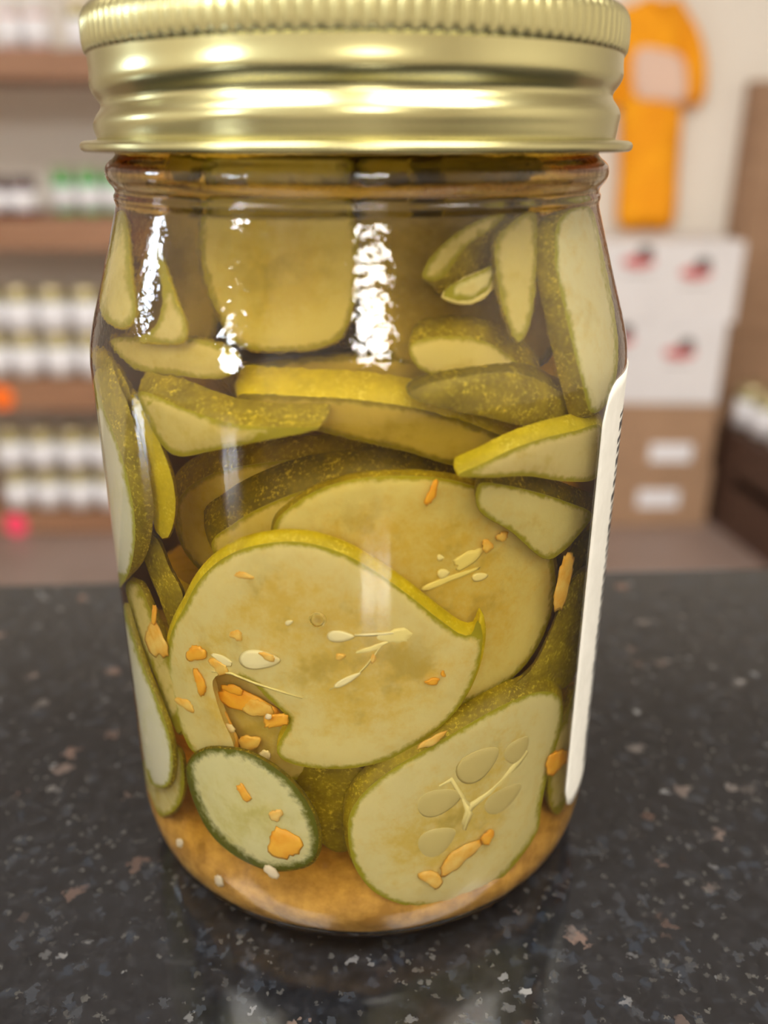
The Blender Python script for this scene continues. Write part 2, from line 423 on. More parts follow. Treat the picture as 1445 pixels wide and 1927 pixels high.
def inside(P, d):
    """pixels -> points (mm) d millimetres inside the inner wall of the jar, along the refracted line of sight"""
    D = rays(P); n = len(D)
    ts = np.arange(70, 200, 0.4)
    best_t = np.zeros(n)
    Q = CAM[None, None, :] + ts[None, :, None] * D[:, None, :]
    g = np.hypot(Q[:, :, 0], Q[:, :, 1]) - r_out(Q[:, :, 2])
    hit = (g <= 0)
    first = np.where(hit.any(1), hit.argmax(1), g.argmin(1))
    t = ts[first]
    has = hit.any(1) & (first > 0)
    idx = np.arange(n)
    g1 = g[idx, first]; g0 = g[idx, np.maximum(first - 1, 0)]
    t = np.where(has, t - 0.4 * g1 / np.minimum(g1 - g0, -1e-9), t)
    S = CAM[None] + t[:, None] * D
    rho = np.hypot(S[:, 0], S[:, 1])
    dr = (r_out(S[:, 2] + 0.4) - r_out(S[:, 2] - 0.4)) / 0.8
    N = np.stack([S[:, 0] / rho, S[:, 1] / rho, -dr], 1); N /= np.linalg.norm(N, axis=1)[:, None]
    eta = 1.0 / N_IN
    ci = np.maximum(-(D * N).sum(1), 0.02)
    k = np.maximum(1 - eta * eta * (1 - ci * ci), 0)
    T_ = eta * D + (eta * ci - np.sqrt(k))[:, None] * N
    T_ /= np.linalg.norm(T_, axis=1)[:, None]
    d = np.broadcast_to(np.asarray(d, float), (n,))
    us = np.arange(0, 60, 0.25)
    Q = S[:, None, :] + us[None, :, None] * T_[:, None, :]
    g = np.hypot(Q[:, :, 0], Q[:, :, 1]) - (r_in(Q[:, :, 2]) - d[:, None])
    hit = (g <= 0)
    first = np.where(hit.any(1), hit.argmax(1), g.argmin(1))
    u = us[first]; g1 = g[idx, first]; g0 = g[idx, np.maximum(first - 1, 0)]
    has = hit.any(1) & (first > 0)
    u = np.where(has, u - 0.25 * g1 / np.minimum(g1 - g0, -1e-9), u)
    R_ = S + u[:, None] * T_
    # never reach through the wall or the bottom of the jar
    rho = np.hypot(R_[:, 0], R_[:, 1]); lim = r_in(R_[:, 2]) - d
    f = np.minimum(1, lim / np.maximum(rho, 1e-6))
    R_[:, 0] *= f; R_[:, 1] *= f
    R_[:, 2] = np.clip(R_[:, 2], 6.0, 112)
    return R_

jar = tag(empty('pickle_jar'), 'tall clear glass jar of sliced pickles with gold screw lid on granite', 'jar')
SEG = 192
prof = [(r * MM, z * MM) for r, z in OUTD] + [(32.5 * MM, 129.2 * MM), (0.0, 129.2 * MM)]      # the brine surface below is the inner wall
V, F = lathe(prof, SEG)
clean(obj_py('glass_body', V, F, M['glass'], jar))

# gold screw band: profile with a helical thread groove, a knurled rim and a rolled flange
def lid_part(name, prof, fn=None, seg=264):
    V, F = lathe([(r * MM, z * MM) for r, z in prof], seg, True, fn)
    return clean(obj_py(name, V, F, M['gold'], lid))
lid = empty('screw_lid', parent=jar); lid['label'] = 'pale gold metal screw lid with knurled rim'
def zg(a):     # height of the groove round the lid (angle 0 faces the photographer, positive to the right)
    a = (a + math.pi) % (2 * math.pi) - math.pi
    if a > -0.3: return 120.1 + 0.35 * max(0.0, min(1.0, (a - 0.2) / 1.3))
    return 120.1 - 1.5 * min(1.0, (-0.3 - a) / 1.5)
def band_fn(r, z, a):
    zz = z / MM; g = zg(a)
    rr = 35.55
    rr -= 1.0 * math.exp(-((zz - g) / 1.15) ** 2)
    rr += 0.22 * math.exp(-((zz - g + 2.4) / 1.0) ** 2)
    rr += 0.15 * math.exp(-((zz - g - 2.4) / 0.9) ** 2)
    if zz < 116.2: rr -= 0.15 * min(1, (116.2 - zz) / 1.0)
    return (rr - (0 if r > 0.035 else 0.6)) * MM, z
zs = [115.0 + 0.33 * k for k in range(33)]
lid_part('screw_band', [(36, z) for z in zs] + [(34, z) for z in reversed(zs)], band_fn, 192)
def knurl_fn(r, z, a):
    if r < 0.0352: return r, z
    w_ = 0.5 + 0.5 * math.cos(a * 132)
    k = min(1.0, max(0.0, (z / MM - 125.0) / 0.5))
    return r - 0.36 * MM * (w_ ** 5) * k, z
kp = [(35.25, 124.9), (35.7, 125.05), (35.95, 125.5), (36.05, 126.4), (36.05, 127.6), (36.0, 128.6), (35.8, 129.3), (35.5, 129.8),
      (35.1, 130.2), (34.2, 130.6), (33.2, 130.7), (30.0, 130.5), (30.0, 129.9), (34.5, 129.7), (34.9, 129), (34.9, 124.9)]
lid_part('knurled_rim', kp, knurl_fn, 132 * 8)
fp = [(35.2, 115.2), (36.2, 115.05), (37.1, 115.0), (37.55, 114.8), (37.75, 114.4), (37.65, 113.95), (37.3, 113.7), (36.4, 113.75), (35.0, 113.85), (34.6, 114.3), (34.7, 115.0)]
lid_part('rolled_flange', fp, None, 192)
V, F = lathe([(0.0, 130.05 * MM), (30.5 * MM, 130.05 * MM), (30.5 * MM, 129.4 * MM), (0.0, 129.4 * MM)], 96)
clean(obj_py('lid_disc', V, F, M['gold'], lid))

# paper label glued round the back right of the jar
def label_patch(name, a0, a1, z0, z1, rad, r, th, mat, parent, notch=None):
    nu, nv = 96, 40
    V, F = [], []
    for lay in (r, r + th):
        for i in range(nu + 1):
            a = a0 + (a1 - a0) * i / nu
            e = min(a - a0, a1 - a) * r          # mm from the side edges
            cut = 0.0 if e >= rad else rad - math.sqrt(max(rad * rad - (rad - e) ** 2, 0))
            for j in range(nv + 1):
                z = (z0 + cut) + (z1 - z0 - 2 * cut) * j / nv
                V.append((lay * math.sin(a) * MM, -lay * math.cos(a) * MM, z * MM))
    n1 = (nu + 1) * (nv + 1)
    for i in range(nu):
        for j in range(nv):
            k = i * (nv + 1) + j; q = (k, k + nv + 1, k + nv + 2, k + 1)
            F.append(tuple(x + n1 for x in q)); F.append(q[::-1])
    for i in range(nu):
        for j in (0, nv):
            k = i * (nv + 1) + j; q = (k, k + nv + 1, k + nv + 1 + n1, k + n1); F.append(q if j == 0 else q[::-1])
    for j in range(nv):
        for i in (0, nu):
            k = i * (nv + 1) + j; q = (k, k + 1, k + 1 + n1, k + n1); F.append(q if i == nu else q[::-1])
    return clean(obj_py(name, V, F, mat, parent))
lb = label_patch('paper_label', math.radians(54.5), math.radians(250), 14.0, 85.5, 5.0, 40.03, 0.14, M['paper'], jar)
lb['label'] = 'white paper label wrapped round the side of the jar'
# printed lines of text at the label's edge: rows of small dark strokes
rnd = random.Random(5)
V, F = [], []
z = 18.0
while z < 80:
    h = rnd.uniform(0.5, 1.4); a0 = math.radians(67.0 + rnd.uniform(0, 1.0)); a1 = math.radians(rnd.uniform(82, 96)); n = 8
    k0 = len(V)
    for i in range(n + 1):
        a = a0 + (a1 - a0) * i / n
        for zz in (z, z + h): V.append((40.2 * math.sin(a) * MM, -40.2 * math.cos(a) * MM, zz * MM))
    for i in range(n): F.append((k0 + 2 * i, k0 + 2 * i + 2, k0 + 2 * i + 3, k0 + 2 * i + 1))
    z += h + rnd.uniform(0.5, 1.0)
pr = obj_py('printed_text', V, F, M['ink'], lb); pr['kind'] = 'stuff'; pr['label'] = 'dark lines of small print near the label edge'

# ------------------------------------------------------------------ brine
bp = [(r, z) for r, z in INN if z < 113] + [(31.6, 113.4), (31.2, 113.6), (0.0, 113.6)]
V, F = lathe([(r * MM, z * MM) for r, z in dens(bp[:-2]) + bp[-2:]], SEG)
br = clean(obj_py('brine', V, F, M['brine']))
tag(br, 'clear yellow pickling brine filling the jar', 'brine', kind='stuff')
# ------------------------------------------------------------------ cucumber slices
def smooth_loop(P, step=9.0):
    P = [np.array(p, float) for p in P]; n = len(P); R_ = []
    for i in range(n):
        p0, p1, p2, p3 = P[i - 1], P[i], P[(i + 1) % n], P[(i + 2) % n]
        m = max(1, int(np.linalg.norm(p2 - p1) / step))
        for k in range(m):
            t = k / m
            R_.append(0.5 * (2 * p1 + (p2 - p0) * t + (2 * p0 - 5 * p1 + 4 * p2 - p3) * t * t + (3 * p1 - p0 - 3 * p2 + p3) * t ** 3))
    return np.array(R_)
def seg_dist(P, L):
    """distance of points P to closed polyline L"""
    A = L; B = np.roll(L, -1, 0); AB = B - A
    d = P[:, None, :] - A[None]
    t = np.clip((d * AB[None]).sum(2) / np.maximum((AB * AB).sum(1), 1e-9)[None], 0, 1)
    q = d - t[:, :, None] * AB[None]
    return np.sqrt((q * q).sum(2)).min(1)
def in_poly(P, L):
    x, y = P[:, 0][:, None], P[:, 1][:, None]
    x1, y1 = L[:, 0][None], L[:, 1][None]; x2, y2 = np.roll(L[:, 0], -1)[None], np.roll(L[:, 1], -1)[None]
    c = ((y1 > y) != (y2 > y)) & (x < (x2 - x1) * (y - y1) / np.where(y2 == y1, 1e-9, y2 - y1) + x1)
    return c.sum(1) % 2 == 1
def sheet_tris(L, grid):
    lo, hi = L.min(0), L.max(0)
    gx, gy = np.meshgrid(np.arange(lo[0], hi[0], grid), np.arange(lo[1], hi[1], grid))
    G = np.stack([gx.ravel(), gy.ravel()], 1)
    G = G[in_poly(G, L)]
    if len(G): G = G[seg_dist(G, L) > grid * 0.45]
    # a ring just inside the peel so that the edge tint is resolved
    P = np.concatenate([L, G]) if len(G) else L
    n = len(L)
    vs, es, fs, ov, oe, of = delaunay_2d_cdt([Vector(p) for p in P], [(i, (i + 1) % n) for i in range(n)], [], 1, 1e-4)
    return np.array([tuple(v) for v in vs]), [tuple(f) for f in fs], ov
ORDER = []
def slice_(label, outline, d, th, off=(0, 0), flesh='flesh', rind='rind', tilt=(0, 0), bulge=0.35, grid=15, group=None, wob=0.12, torn=None):
    """a cucumber slice lying d mm behind the glass, th mm thick; off = shift (px) of its rear edge;
    tilt = extra depth (mm per 100 px) to the right / downwards"""
    L = smooth_loop(outline)
    V2, F2, ov = sheet_tris(L, grid)
    n = len(L); cen = L.mean(0)
    # index of the outline vertices in the triangulation
    loop = [None] * n
    for i, src in enumerate(ov):
        for s in src:
            if s < n: loop[s] = i
    loop = [i for i in loop if i is not None]
    dep = d + (V2[:, 0] - cen[0]) / 100 * tilt[0] + (V2[:, 1] - cen[1]) / 100 * tilt[1]
    wv = np.array([noise.noise(Vector((x / 70, y / 70, d * 3))) for x, y in V2]) * wob
    dep = np.maximum(dep + wv, 0.15)
    keep = np.ones(n, bool) if torn is None else ~in_poly(L, np.array(torn, float))
    rimpx = seg_dist(V2, L) if torn is None else np.sqrt(((V2[:, None] - L[keep][None]) ** 2).sum(2)).min(1)
    rim = rimpx / 15.5                                    # about mm at this distance
    dep_f = dep + 0.45 * np.exp(-rim / 0.35)              # softly rounded edge
    front = inside(V2, dep_f) ; back = inside(V2 + np.array(off)[None], dep + th)
    base = front.mean(0)
    e = empty('cucumber_slice', tuple(base * MM))
    m = len(V2)
    verts = [tuple((p - base) * MM) for p in np.concatenate([front, back])]
    # orient: front faces the glass
    f0 = F2[0]; A, B, C_ = front[f0[0]], front[f0[1]], front[f0[2]]
    nr = np.cross(B - A, C_ - A); flip = (nr @ (CAM - A)) < 0
    FF = [tuple(reversed(f)) if flip else f for f in F2]
    faces = FF + [tuple(m + i for i in reversed(f)) for f in FF]
    fo = obj_py('flesh', verts, faces, M[flesh], e)
    at = fo.data.attributes.new('rim', 'FLOAT', 'POINT')
    at.data.foreach_set('value', np.concatenate([rim, rim]).astype(np.float32))
    # peel round the edge, bulging outwards
    K = 6; RV = []; RF = []; TF = []
    lf = front[loop]; lb_ = back[loop]; c3 = (lf.mean(0) + lb_.mean(0)) / 2
    out = lf - c3[None]; out /= np.maximum(np.linalg.norm(out, axis=1), 1e-6)[:, None]
    for k in range(K + 1):
        t = k / K
        q = lf * (1 - t) + lb_ * t + out * (bulge * math.sin(math.pi * t) + 0.02)
        rho = np.hypot(q[:, 0], q[:, 1]); lim = r_in(q[:, 2]) - 0.1
        s = np.minimum(1, lim / np.maximum(rho, 1e-6)); q[:, 0] *= s; q[:, 1] *= s
        RV += [tuple((p - base) * MM) for p in q]
    nl = len(loop)
    for k in range(K):
        for i in range(nl):
            j = (i + 1) % nl
            if nl == n and not (keep[i] and keep[j]):
                TF.append((k * nl + i, k * nl + j, (k + 1) * nl + j, (k + 1) * nl + i)); continue
            RF.append((k * nl + i, k * nl + j, (k + 1) * nl + j, (k + 1) * nl + i))
    clean(obj_py('rind', RV, RF, M[rind], e), 1e-9)
    if TF:
        to = clean(obj_py('torn_edge', RV, TF, M[flesh], e), 1e-9)
        ta = to.data.attributes.new('rim', 'FLOAT', 'POINT'); ta.data.foreach_set('value', np.full(len(to.data.vertices), 3.0, np.float32))
    tag(e, label, 'pickle slice', group or 'cucumber slices in the jar')
    return e, base
def bit(name, cpx, size, rot, d, th, mat, parent=None, base=None, label=None, cat=None, group=None, shape='flake', seed=0):
    """small piece seen at pixel cpx; size (w, h) px; rot degrees"""
    r = random.Random(seed or int(cpx[0] * 7 + cpx[1] * 13))
    n = 26; L = []; p2, p3 = r.uniform(0, 6), r.uniform(0, 6)
    for i in range(n):
        a = 2 * math.pi * i / n
        if shape == 'flake': k = 0.95 + 0.16 * math.sin(2 * a + p2) + 0.12 * math.sin(3 * a + p3) + r.uniform(-0.11, 0.11)
        elif shape == 'seed': k = 1.0
        else: k = 1 + r.uniform(-0.15, 0.1)
        x, y = math.cos(a) * size[0] / 2 * k, math.sin(a) * size[1] / 2 * k
        if shape == 'seed': y *= (1 - 0.35 * math.cos(a))
        if shape == 'strip': x = math.copysign(abs(math.cos(a)) ** 0.5, math.cos(a)) * size[0] / 2 * k; y = math.copysign(abs(math.sin(a)) ** 0.5, math.sin(a)) * size[1] / 2 * k
        q = math.radians(rot); L.append((cpx[0] + x * math.cos(q) - y * math.sin(q), cpx[1] + x * math.sin(q) + y * math.cos(q)))
    L = np.array(L); c = np.array(cpx, float)
    rings = [(1.0, th * 0.5), (0.86, th * 0.12), (0.5, 0.0)]
    P, dd = [], []
    for s, x in rings: P += list(c + (L - c) * s); dd += [d + x] * n
    P.append(c); dd.append(d - 0.02 * 0)
    P += list(c + (L - c) * 0.8); dd += [d + th] * n
    P.append(c); dd.append(d + th)
    W = inside(np.array(P), np.maximum(np.array(dd), 0.05))
    b0 = base if base is not None else W[:n].mean(0)
    F = []
    for k in range(2):
        for i in range(n):
            j = (i + 1) % n; F.append((k * n + i, k * n + j, (k + 1) * n + j, (k + 1) * n + i))
    for i in range(n): F.append((2 * n + i, 2 * n + (i + 1) % n, 3 * n))
    o2 = 3 * n + 1
    for i in range(n):
        j = (i + 1) % n; F.append((j, i, o2 + i, o2 + j)); F.append((o2 + j, o2 + i, o2 + n))
    o = clean(obj_py(name, [tuple((p - b0) * MM) for p in W], F, M[mat], parent), 1e-9)
    if parent is None: o.location = tuple(b0 * MM)
    if label: tag(o, label, cat, group)
    return o
def stroke(name, pts, wpx, d, th, mat, parent, base):
    """a thin raised strand along pixel points"""
    pts = [np.array(p, float) for p in pts]; L, R_ = [], []
    for i, p in enumerate(pts):
        t = pts[min(i + 1, len(pts) - 1)] - pts[max(i - 1, 0)]; t /= np.linalg.norm(t); nn = np.array([-t[1], t[0]])
        ww = wpx * (0.6 if i in (0, len(pts) - 1) else 1.0) / 2
        L.append(p + nn * ww); R_.append(p - nn * ww)
    n = len(pts)
    W = inside(np.array(L + pts + R_), np.array([d + th] * n + [d] * n + [d + th] * n))
    F = []
    for k in range(2):
        for i in range(n - 1): F.append((k * n + i, k * n + i + 1, (k + 1) * n + i + 1, (k + 1) * n + i))
    for i in range(n - 1): F.append((2 * n + i, 2 * n + i + 1, i + 1, i))
    F += [(0, n, 2 * n), (3 * n - 1, 2 * n - 1, n - 1)]
    return clean(obj_py(name, [tuple((p - base) * MM) for p in W], F, M[mat], parent), 1e-9)

# ---- front slices, seen flat against the glass
A_, Ab = slice_('big torn cucumber slice in the middle with seeds and an orange-filled notch',
    [(350, 1140), (372, 1098), (405, 1062), (450, 1035), (500, 1022), (550, 1018), (600, 1025), (655, 1045), (712, 1078), (770, 1120), (820, 1160), (862, 1190),
     (885, 1192), (897, 1166), (906, 1190), (904, 1228), (893, 1270), (870, 1318), (838, 1356), (790, 1395), (740, 1424), (690, 1439), (640, 1445), (590, 1443), (552, 1436), (528, 1424),
     (522, 1404), (534, 1380), (544, 1352), (520, 1326), (500, 1308), (484, 1290), (455, 1274), (425, 1264), (402, 1280), (410, 1320), (424, 1360), (440, 1396), (440, 1420),
     (400, 1424), (364, 1412), (345, 1378), (328, 1330), (317, 1280), (316, 1230), (326, 1186)], 2.9, 2.2, (3, -24), 'flesh', 'rind_bright', torn=[(380, 1250), (440, 1250), (452, 1280), (450, 1410), (430, 1416), (380, 1300)])
slice_('pale slice showing through the notch of the torn slice',
    [(360, 1300), (400, 1250), (450, 1240), (520, 1280), (570, 1340), (590, 1400), (580, 1450), (530, 1475), (470, 1470), (410, 1450), (370, 1390)], 5.9, 2.0, (0, -6), 'flesh_tan')
B_, Bb = slice_('wide oval slice tucked behind the top right of the torn slice',
    [(518, 985), (545, 955), (590, 925), (650, 904), (720, 895), (790, 895), (860, 905), (920, 926), (970, 958), (1010, 996), (1035, 1040), (1043, 1088), (1038, 1140), (1018, 1200), (985, 1252),
     (940, 1292), (890, 1316), (830, 1330), (740, 1300), (640, 1220), (560, 1120), (520, 1040)], 6.2, 2.4, (2, -12), 'flesh', 'rind')
C_, Cb = slice_('egg-shaped slice with open seed chambers at the lower right',
    [(655, 1560), (662, 1522), (692, 1482), (740, 1444), (800, 1408), (860, 1373), (920, 1338), (970, 1314), (1015, 1300), (1045, 1306), (1057, 1328), (1054, 1370), (1040, 1420), (1026, 1470), (1016, 1520),
     (1010, 1560), (985, 1602), (950, 1642), (910, 1676), (860, 1697), (810, 1705), (760, 1700), (710, 1680), (680, 1650), (661, 1610)], 2.0, 3.0, (-8, -38), 'flesh', 'rind')
D_, Db = slice_('small oval slice with a dark green rim at the lower left',
    [(353, 1455), (363, 1426), (390, 1409), (430, 1408), (470, 1416), (515, 1441), (555, 1476), (585, 1520), (599, 1565), (597, 1600), (580, 1624), (545, 1634), (505, 1634), (460, 1617), (420, 1590), (390, 1555), (366, 1505)],
    0.5, 1.9, (5, -3), 'flesh_green', 'rind_dark')
# ---- left edge
slice_('long pale slice pressed to the lower left glass wall',
    [(234, 1140), (250, 1190), (275, 1262), (300, 1322), (320, 1382), (327, 1432), (322, 1470), (308, 1482), (285, 1474), (275, 1440), (268, 1400), (259, 1330), (249, 1260), (239, 1190)], 0.3, 2.0, (10, -4), 'flesh_pale', torn=[(200, 1170), (244, 1172), (246, 1190), (256, 1260), (266, 1330), (275, 1400), (281, 1446), (240, 1460), (200, 1300)])
slice_('pale slice end peeping out below the long lower left slice',
    [(268, 1440), (300, 1400), (338, 1410), (348, 1450), (346, 1495), (330, 1525), (306, 1536), (288, 1524), (276, 1490)], 2.6, 2.0, (6, -4), 'flesh')
slice_('long pale slice pressed to the upper left glass wall',
    [(176, 716), (188, 745), (210, 800), (235, 870), (251, 940), (257, 1000), (250, 1060), (236, 1094), (222, 1106), (219, 1060), (207, 980), (198, 900), (189, 820)], 0.3, 3.4, (34, -36), 'flesh_pale', 'rind', torn=[(150, 770), (190, 770), (197, 820), (206, 900), (215, 980), (227, 1062), (200, 1120), (150, 1120)])
slice_('smooth olive slice edge behind the upper left slice',
    [(246, 745), (275, 770), (302, 830), (326, 900), (332, 960), (318, 1010), (296, 1000), (282, 930), (266, 850)], 4.6, 2.6, (4, -8), 'rind_bright', 'rind')
slice_('speckled peel strip between left wall and torn slice',
    [(262, 1000), (296, 1012), (322, 1070), (346, 1120), (338, 1170), (322, 1180), (300, 1120), (276, 1060)], 5.0, 2.4, (4, -4), 'rind', 'rind_dark')
slice_('tan slice standing on edge between left wall and torn slice',
    [(238, 1100), (262, 1098), (290, 1158), (312, 1215), (336, 1280), (348, 1340), (338, 1380), (318, 1340), (296, 1280), (270, 1220), (250, 1160)], 3.0, 2.0, (12, -4), 'flesh_tan', 'rind')
slice_('olive peel corner at the left wall under the shoulder',
    [(172, 664), (200, 668), (232, 704), (252, 752), (240, 790), (212, 752), (186, 706)], 4.4, 2.4, (4, -6), 'rind', 'rind')
# ---- middle band
slice_('tilted slice with a curved speckled peel left of centre',
    [(332, 960), (346, 926), (376, 902), (430, 882), (520, 867), (640, 859), (780, 864), (800, 890), (720, 980), (560, 1050), (420, 1090), (350, 1040)], 12.6, 2.6, (-8, -42), 'flesh_tan', 'rind')
slice_('dark-edged slice directly behind the wide oval slice',
    [(400, 1030), (440, 985), (500, 950), (580, 920), (680, 905), (800, 905), (900, 935), (960, 1000), (940, 1100), (800, 1180), (640, 1180), (480, 1120)], 8.8, 3.2, (-14, -60), 'flesh_tan', 'rind_dark')
slice_('slice with bright yellow peel against the right glass above the label edge',
    [(860, 894), (905, 872), (960, 845), (1020, 824), (1080, 810), (1126, 800), (1128, 850), (1118, 900), (1060, 905), (990, 895), (920, 898)], 1.2, 2.6, (-6, -32), 'flesh_tan', 'rind_bright')
slice_('triangular slice end below the bright yellow peel on the right',
    [(900, 910), (950, 912), (1010, 926), (1065, 944), (1112, 966), (1092, 1000), (1056, 1038), (1020, 1050), (960, 1000), (900, 960)], 3.9, 2.2, (4, -32), 'flesh', 'rind_dark')
slice_('long slice with a broad yellow peel across the middle',
    [(450, 742), (560, 746), (700, 754), (820, 777), (920, 810), (972, 838), (920, 866), (850, 874), (770, 850), (680, 830), (560, 800), (480, 770)], 7.2, 3.2, (8, -52), 'flesh_olive', 'rind_bright')
slice_('tilted slice with speckled peel at the left under the shoulder',
    [(262, 738), (300, 746), (370, 776), (440, 797), (520, 804), (600, 806), (500, 828), (400, 848), (340, 858), (306, 836), (280, 790)], 3.4, 3.0, (22, -46), 'flesh_tan', 'rind')
# ---- right edge
slice_('olive slice seen edge-on beside the wide oval slice on the right',
    [(950, 1306), (1000, 1256), (1036, 1184), (1064, 1110), (1102, 1076), (1112, 1150), (1096, 1220), (1070, 1285), (1010, 1310)], 3.5, 2.4, (0, -10), 'rind', 'rind_dark')
slice_('dark olive slice edge close to the label',
    [(1070, 1040), (1100, 1000), (1122, 990), (1120, 1060), (1100, 1100), (1070, 1150), (1050, 1180), (1052, 1110)], 5.6, 2.6, (0, -10), 'rind_dark', 'rind_dark')
slice_('narrow slice wedged behind the label at the lower right',
    [(1036, 1400), (1062, 1350), (1078, 1300), (1090, 1320), (1082, 1420), (1066, 1500), (1046, 1532), (1030, 1496)], 2.6, 2.2, (-8, -10), 'flesh_tan', 'rind')
slice_('olive peel filling the gap between the small and the egg-shaped slice',
    [(556, 1440), (640, 1436), (704, 1460), (700, 1540), (650, 1600), (596, 1570)], 6.0, 2.4, (0, -10), 'rind', 'rind_dark')
# ---- shoulder and neck
slice_('large yellow slice facing out under the neck',
    [(378, 470), (384, 400), (420, 345), (500, 318), (590, 318), (650, 360), (672, 440), (674, 530), (656, 610), (620, 650), (520, 662), (450, 650), (416, 600), (390, 540)], 8.0, 2.6, (0, -4), 'flesh_yellow', 'rind')
slice_('thin curled pale slice below the neck on the left',
    [(288, 452), (310, 490), (330, 556), (352, 606), (346, 642), (300, 646), (262, 640), (296, 612), (308, 562), (300, 510)], 3.2, 1.6, (3, -2), 'flesh_tan', 'rind_bright')
slice_('pale slice hugging the left shoulder of the jar',
    [(222, 400), (240, 420), (250, 520), (258, 590), (238, 616), (206, 606), (188, 570), (202, 490)], 1.0, 2.0, (6, 0), 'flesh_yellow', 'rind_bright')
slice_('tan slice lying flat under the left shoulder',
    [(212, 640), (300, 636), (380, 640), (450, 670), (420, 712), (320, 704), (250, 690)], 5.4, 2.2, (0, -6), 'flesh_tan', 'rind')
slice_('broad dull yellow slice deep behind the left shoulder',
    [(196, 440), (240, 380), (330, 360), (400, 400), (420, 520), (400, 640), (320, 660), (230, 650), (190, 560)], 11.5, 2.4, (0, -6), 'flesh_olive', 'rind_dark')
slice_('olive peel slanting below the neck right of centre',
    [(792, 520), (815, 478), (860, 438), (920, 405), (948, 398), (936, 424), (880, 462), (830, 524)], 4.4, 4.2, (46, 36), 'flesh_tan', 'rind')
slice_('bright flesh corner under the slanting olive peel',
    [(832, 556), (850, 536), (900, 512), (930, 500), (920, 540), (880, 566)], 4.2, 1.2, (4, 6), 'flesh', 'pulp')
slice_('narrow upright slice below the neck on the right',
    [(930, 460), (960, 420), (1000, 396), (1010, 440), (1006, 520), (1000, 590), (976, 644), (952, 606), (936, 540)], 3.0, 2.2, (-6, 0), 'flesh_yellow', 'rind')
slice_('tall pale slice standing against the right shoulder',
    [(1046, 420), (1086, 386), (1114, 400), (1138, 500), (1153, 580), (1161, 650), (1156, 716), (1134, 766), (1108, 774), (1092, 720), (1072, 640), (1054, 560), (1042, 490)], 0.8, 3.2, (-38, 8), 'flesh', 'rind')
slice_('slice with bright speckled peel right of centre under the shoulder',
    [(770, 650), (820, 634), (880, 636), (930, 652), (980, 690), (1000, 720), (940, 722), (860, 712), (790, 696)], 6.0, 2.8, (12, -38), 'flesh_tan', 'rind')
slice_('broad olive slice above the bright yellow peel on the right',
    [(770, 740), (850, 712), (960, 702), (1040, 730), (1100, 780), (1060, 806), (980, 800), (900, 782), (820, 764)], 4.6, 2.4, (0, -22), 'rind', 'rind_dark')
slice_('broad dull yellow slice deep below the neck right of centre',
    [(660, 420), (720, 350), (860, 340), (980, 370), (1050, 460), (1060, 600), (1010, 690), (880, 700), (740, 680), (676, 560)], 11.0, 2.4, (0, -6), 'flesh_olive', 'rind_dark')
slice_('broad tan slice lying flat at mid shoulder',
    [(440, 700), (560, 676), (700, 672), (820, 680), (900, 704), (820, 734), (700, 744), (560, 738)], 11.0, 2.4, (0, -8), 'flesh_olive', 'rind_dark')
# ---- slices deeper in the jar, seen between the front ones
def core_slice(c, rad, tilt, az, th, rind, seed):
    r = random.Random(seed); n = 40; V, F = [], []
    prof2 = [(0, 0.5), (0.5, 0.5), (0.9, 0.5), (0.97, 0.42), (1.0, 0.15), (1.0, -0.15), (0.97, -0.42), (0.9, -0.5), (0.5, -0.5), (0, -0.5)]
    ph = r.uniform(0, 6)
    def build(pr, name, mat, par):
        V, F = [], []
        for i in range(n):
            a = 2 * math.pi * i / n; k = 1 + 0.05 * math.sin(2 * a + ph) + 0.03 * math.sin(3 * a + 2 * ph)
            for s, z in pr: V.append((rad * k * s * math.cos(a) * MM, rad * k * 0.92 * s * math.sin(a) * MM, z * th * MM + 0.0006 * math.sin(a + ph) * s))
        m = len(pr)
        for i in range(n):
            j = (i + 1) % n
            for q in range(m - 1): F.append((i * m + q, j * m + q, j * m + q + 1, i * m + q + 1))
        o = clean(obj_py(name, V, F, M[mat], par))
        at = o.data.attributes.new('rim', 'FLOAT', 'POINT')
        at.data.foreach_set('value', np.array([max(0, rad - math.hypot(v.co.x, v.co.y) / MM) for v in o.data.vertices], dtype=np.float32))
        return o
    e = empty('cucumber_slice', (c[0] * MM, c[1] * MM, c[2] * MM))
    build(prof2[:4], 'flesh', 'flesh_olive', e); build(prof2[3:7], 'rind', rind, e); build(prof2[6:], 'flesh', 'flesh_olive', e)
    e.rotation_euler = (math.radians(tilt) * math.cos(az), math.radians(tilt) * math.sin(az), r.uniform(0, 6))
    tag(e, 'cucumber slice deep in the jar, glimpsed only between the slices at the glass', 'pickle slice', 'half-hidden slices in the middle of the jar')
rnd = random.Random(11)
zz = 21.0
k = 0
while zz < 108:
    big = 22.5 if zz < 84 else 18.5
    core_slice((rnd.uniform(-3, 3), rnd.uniform(4, 7), zz), big, rnd.uniform(4, 16), rnd.uniform(0, 6.28), 3.0, ('rind', 'rind_dark', 'rind_bright')[k % 3], k)
    zz += 6.6; k += 1

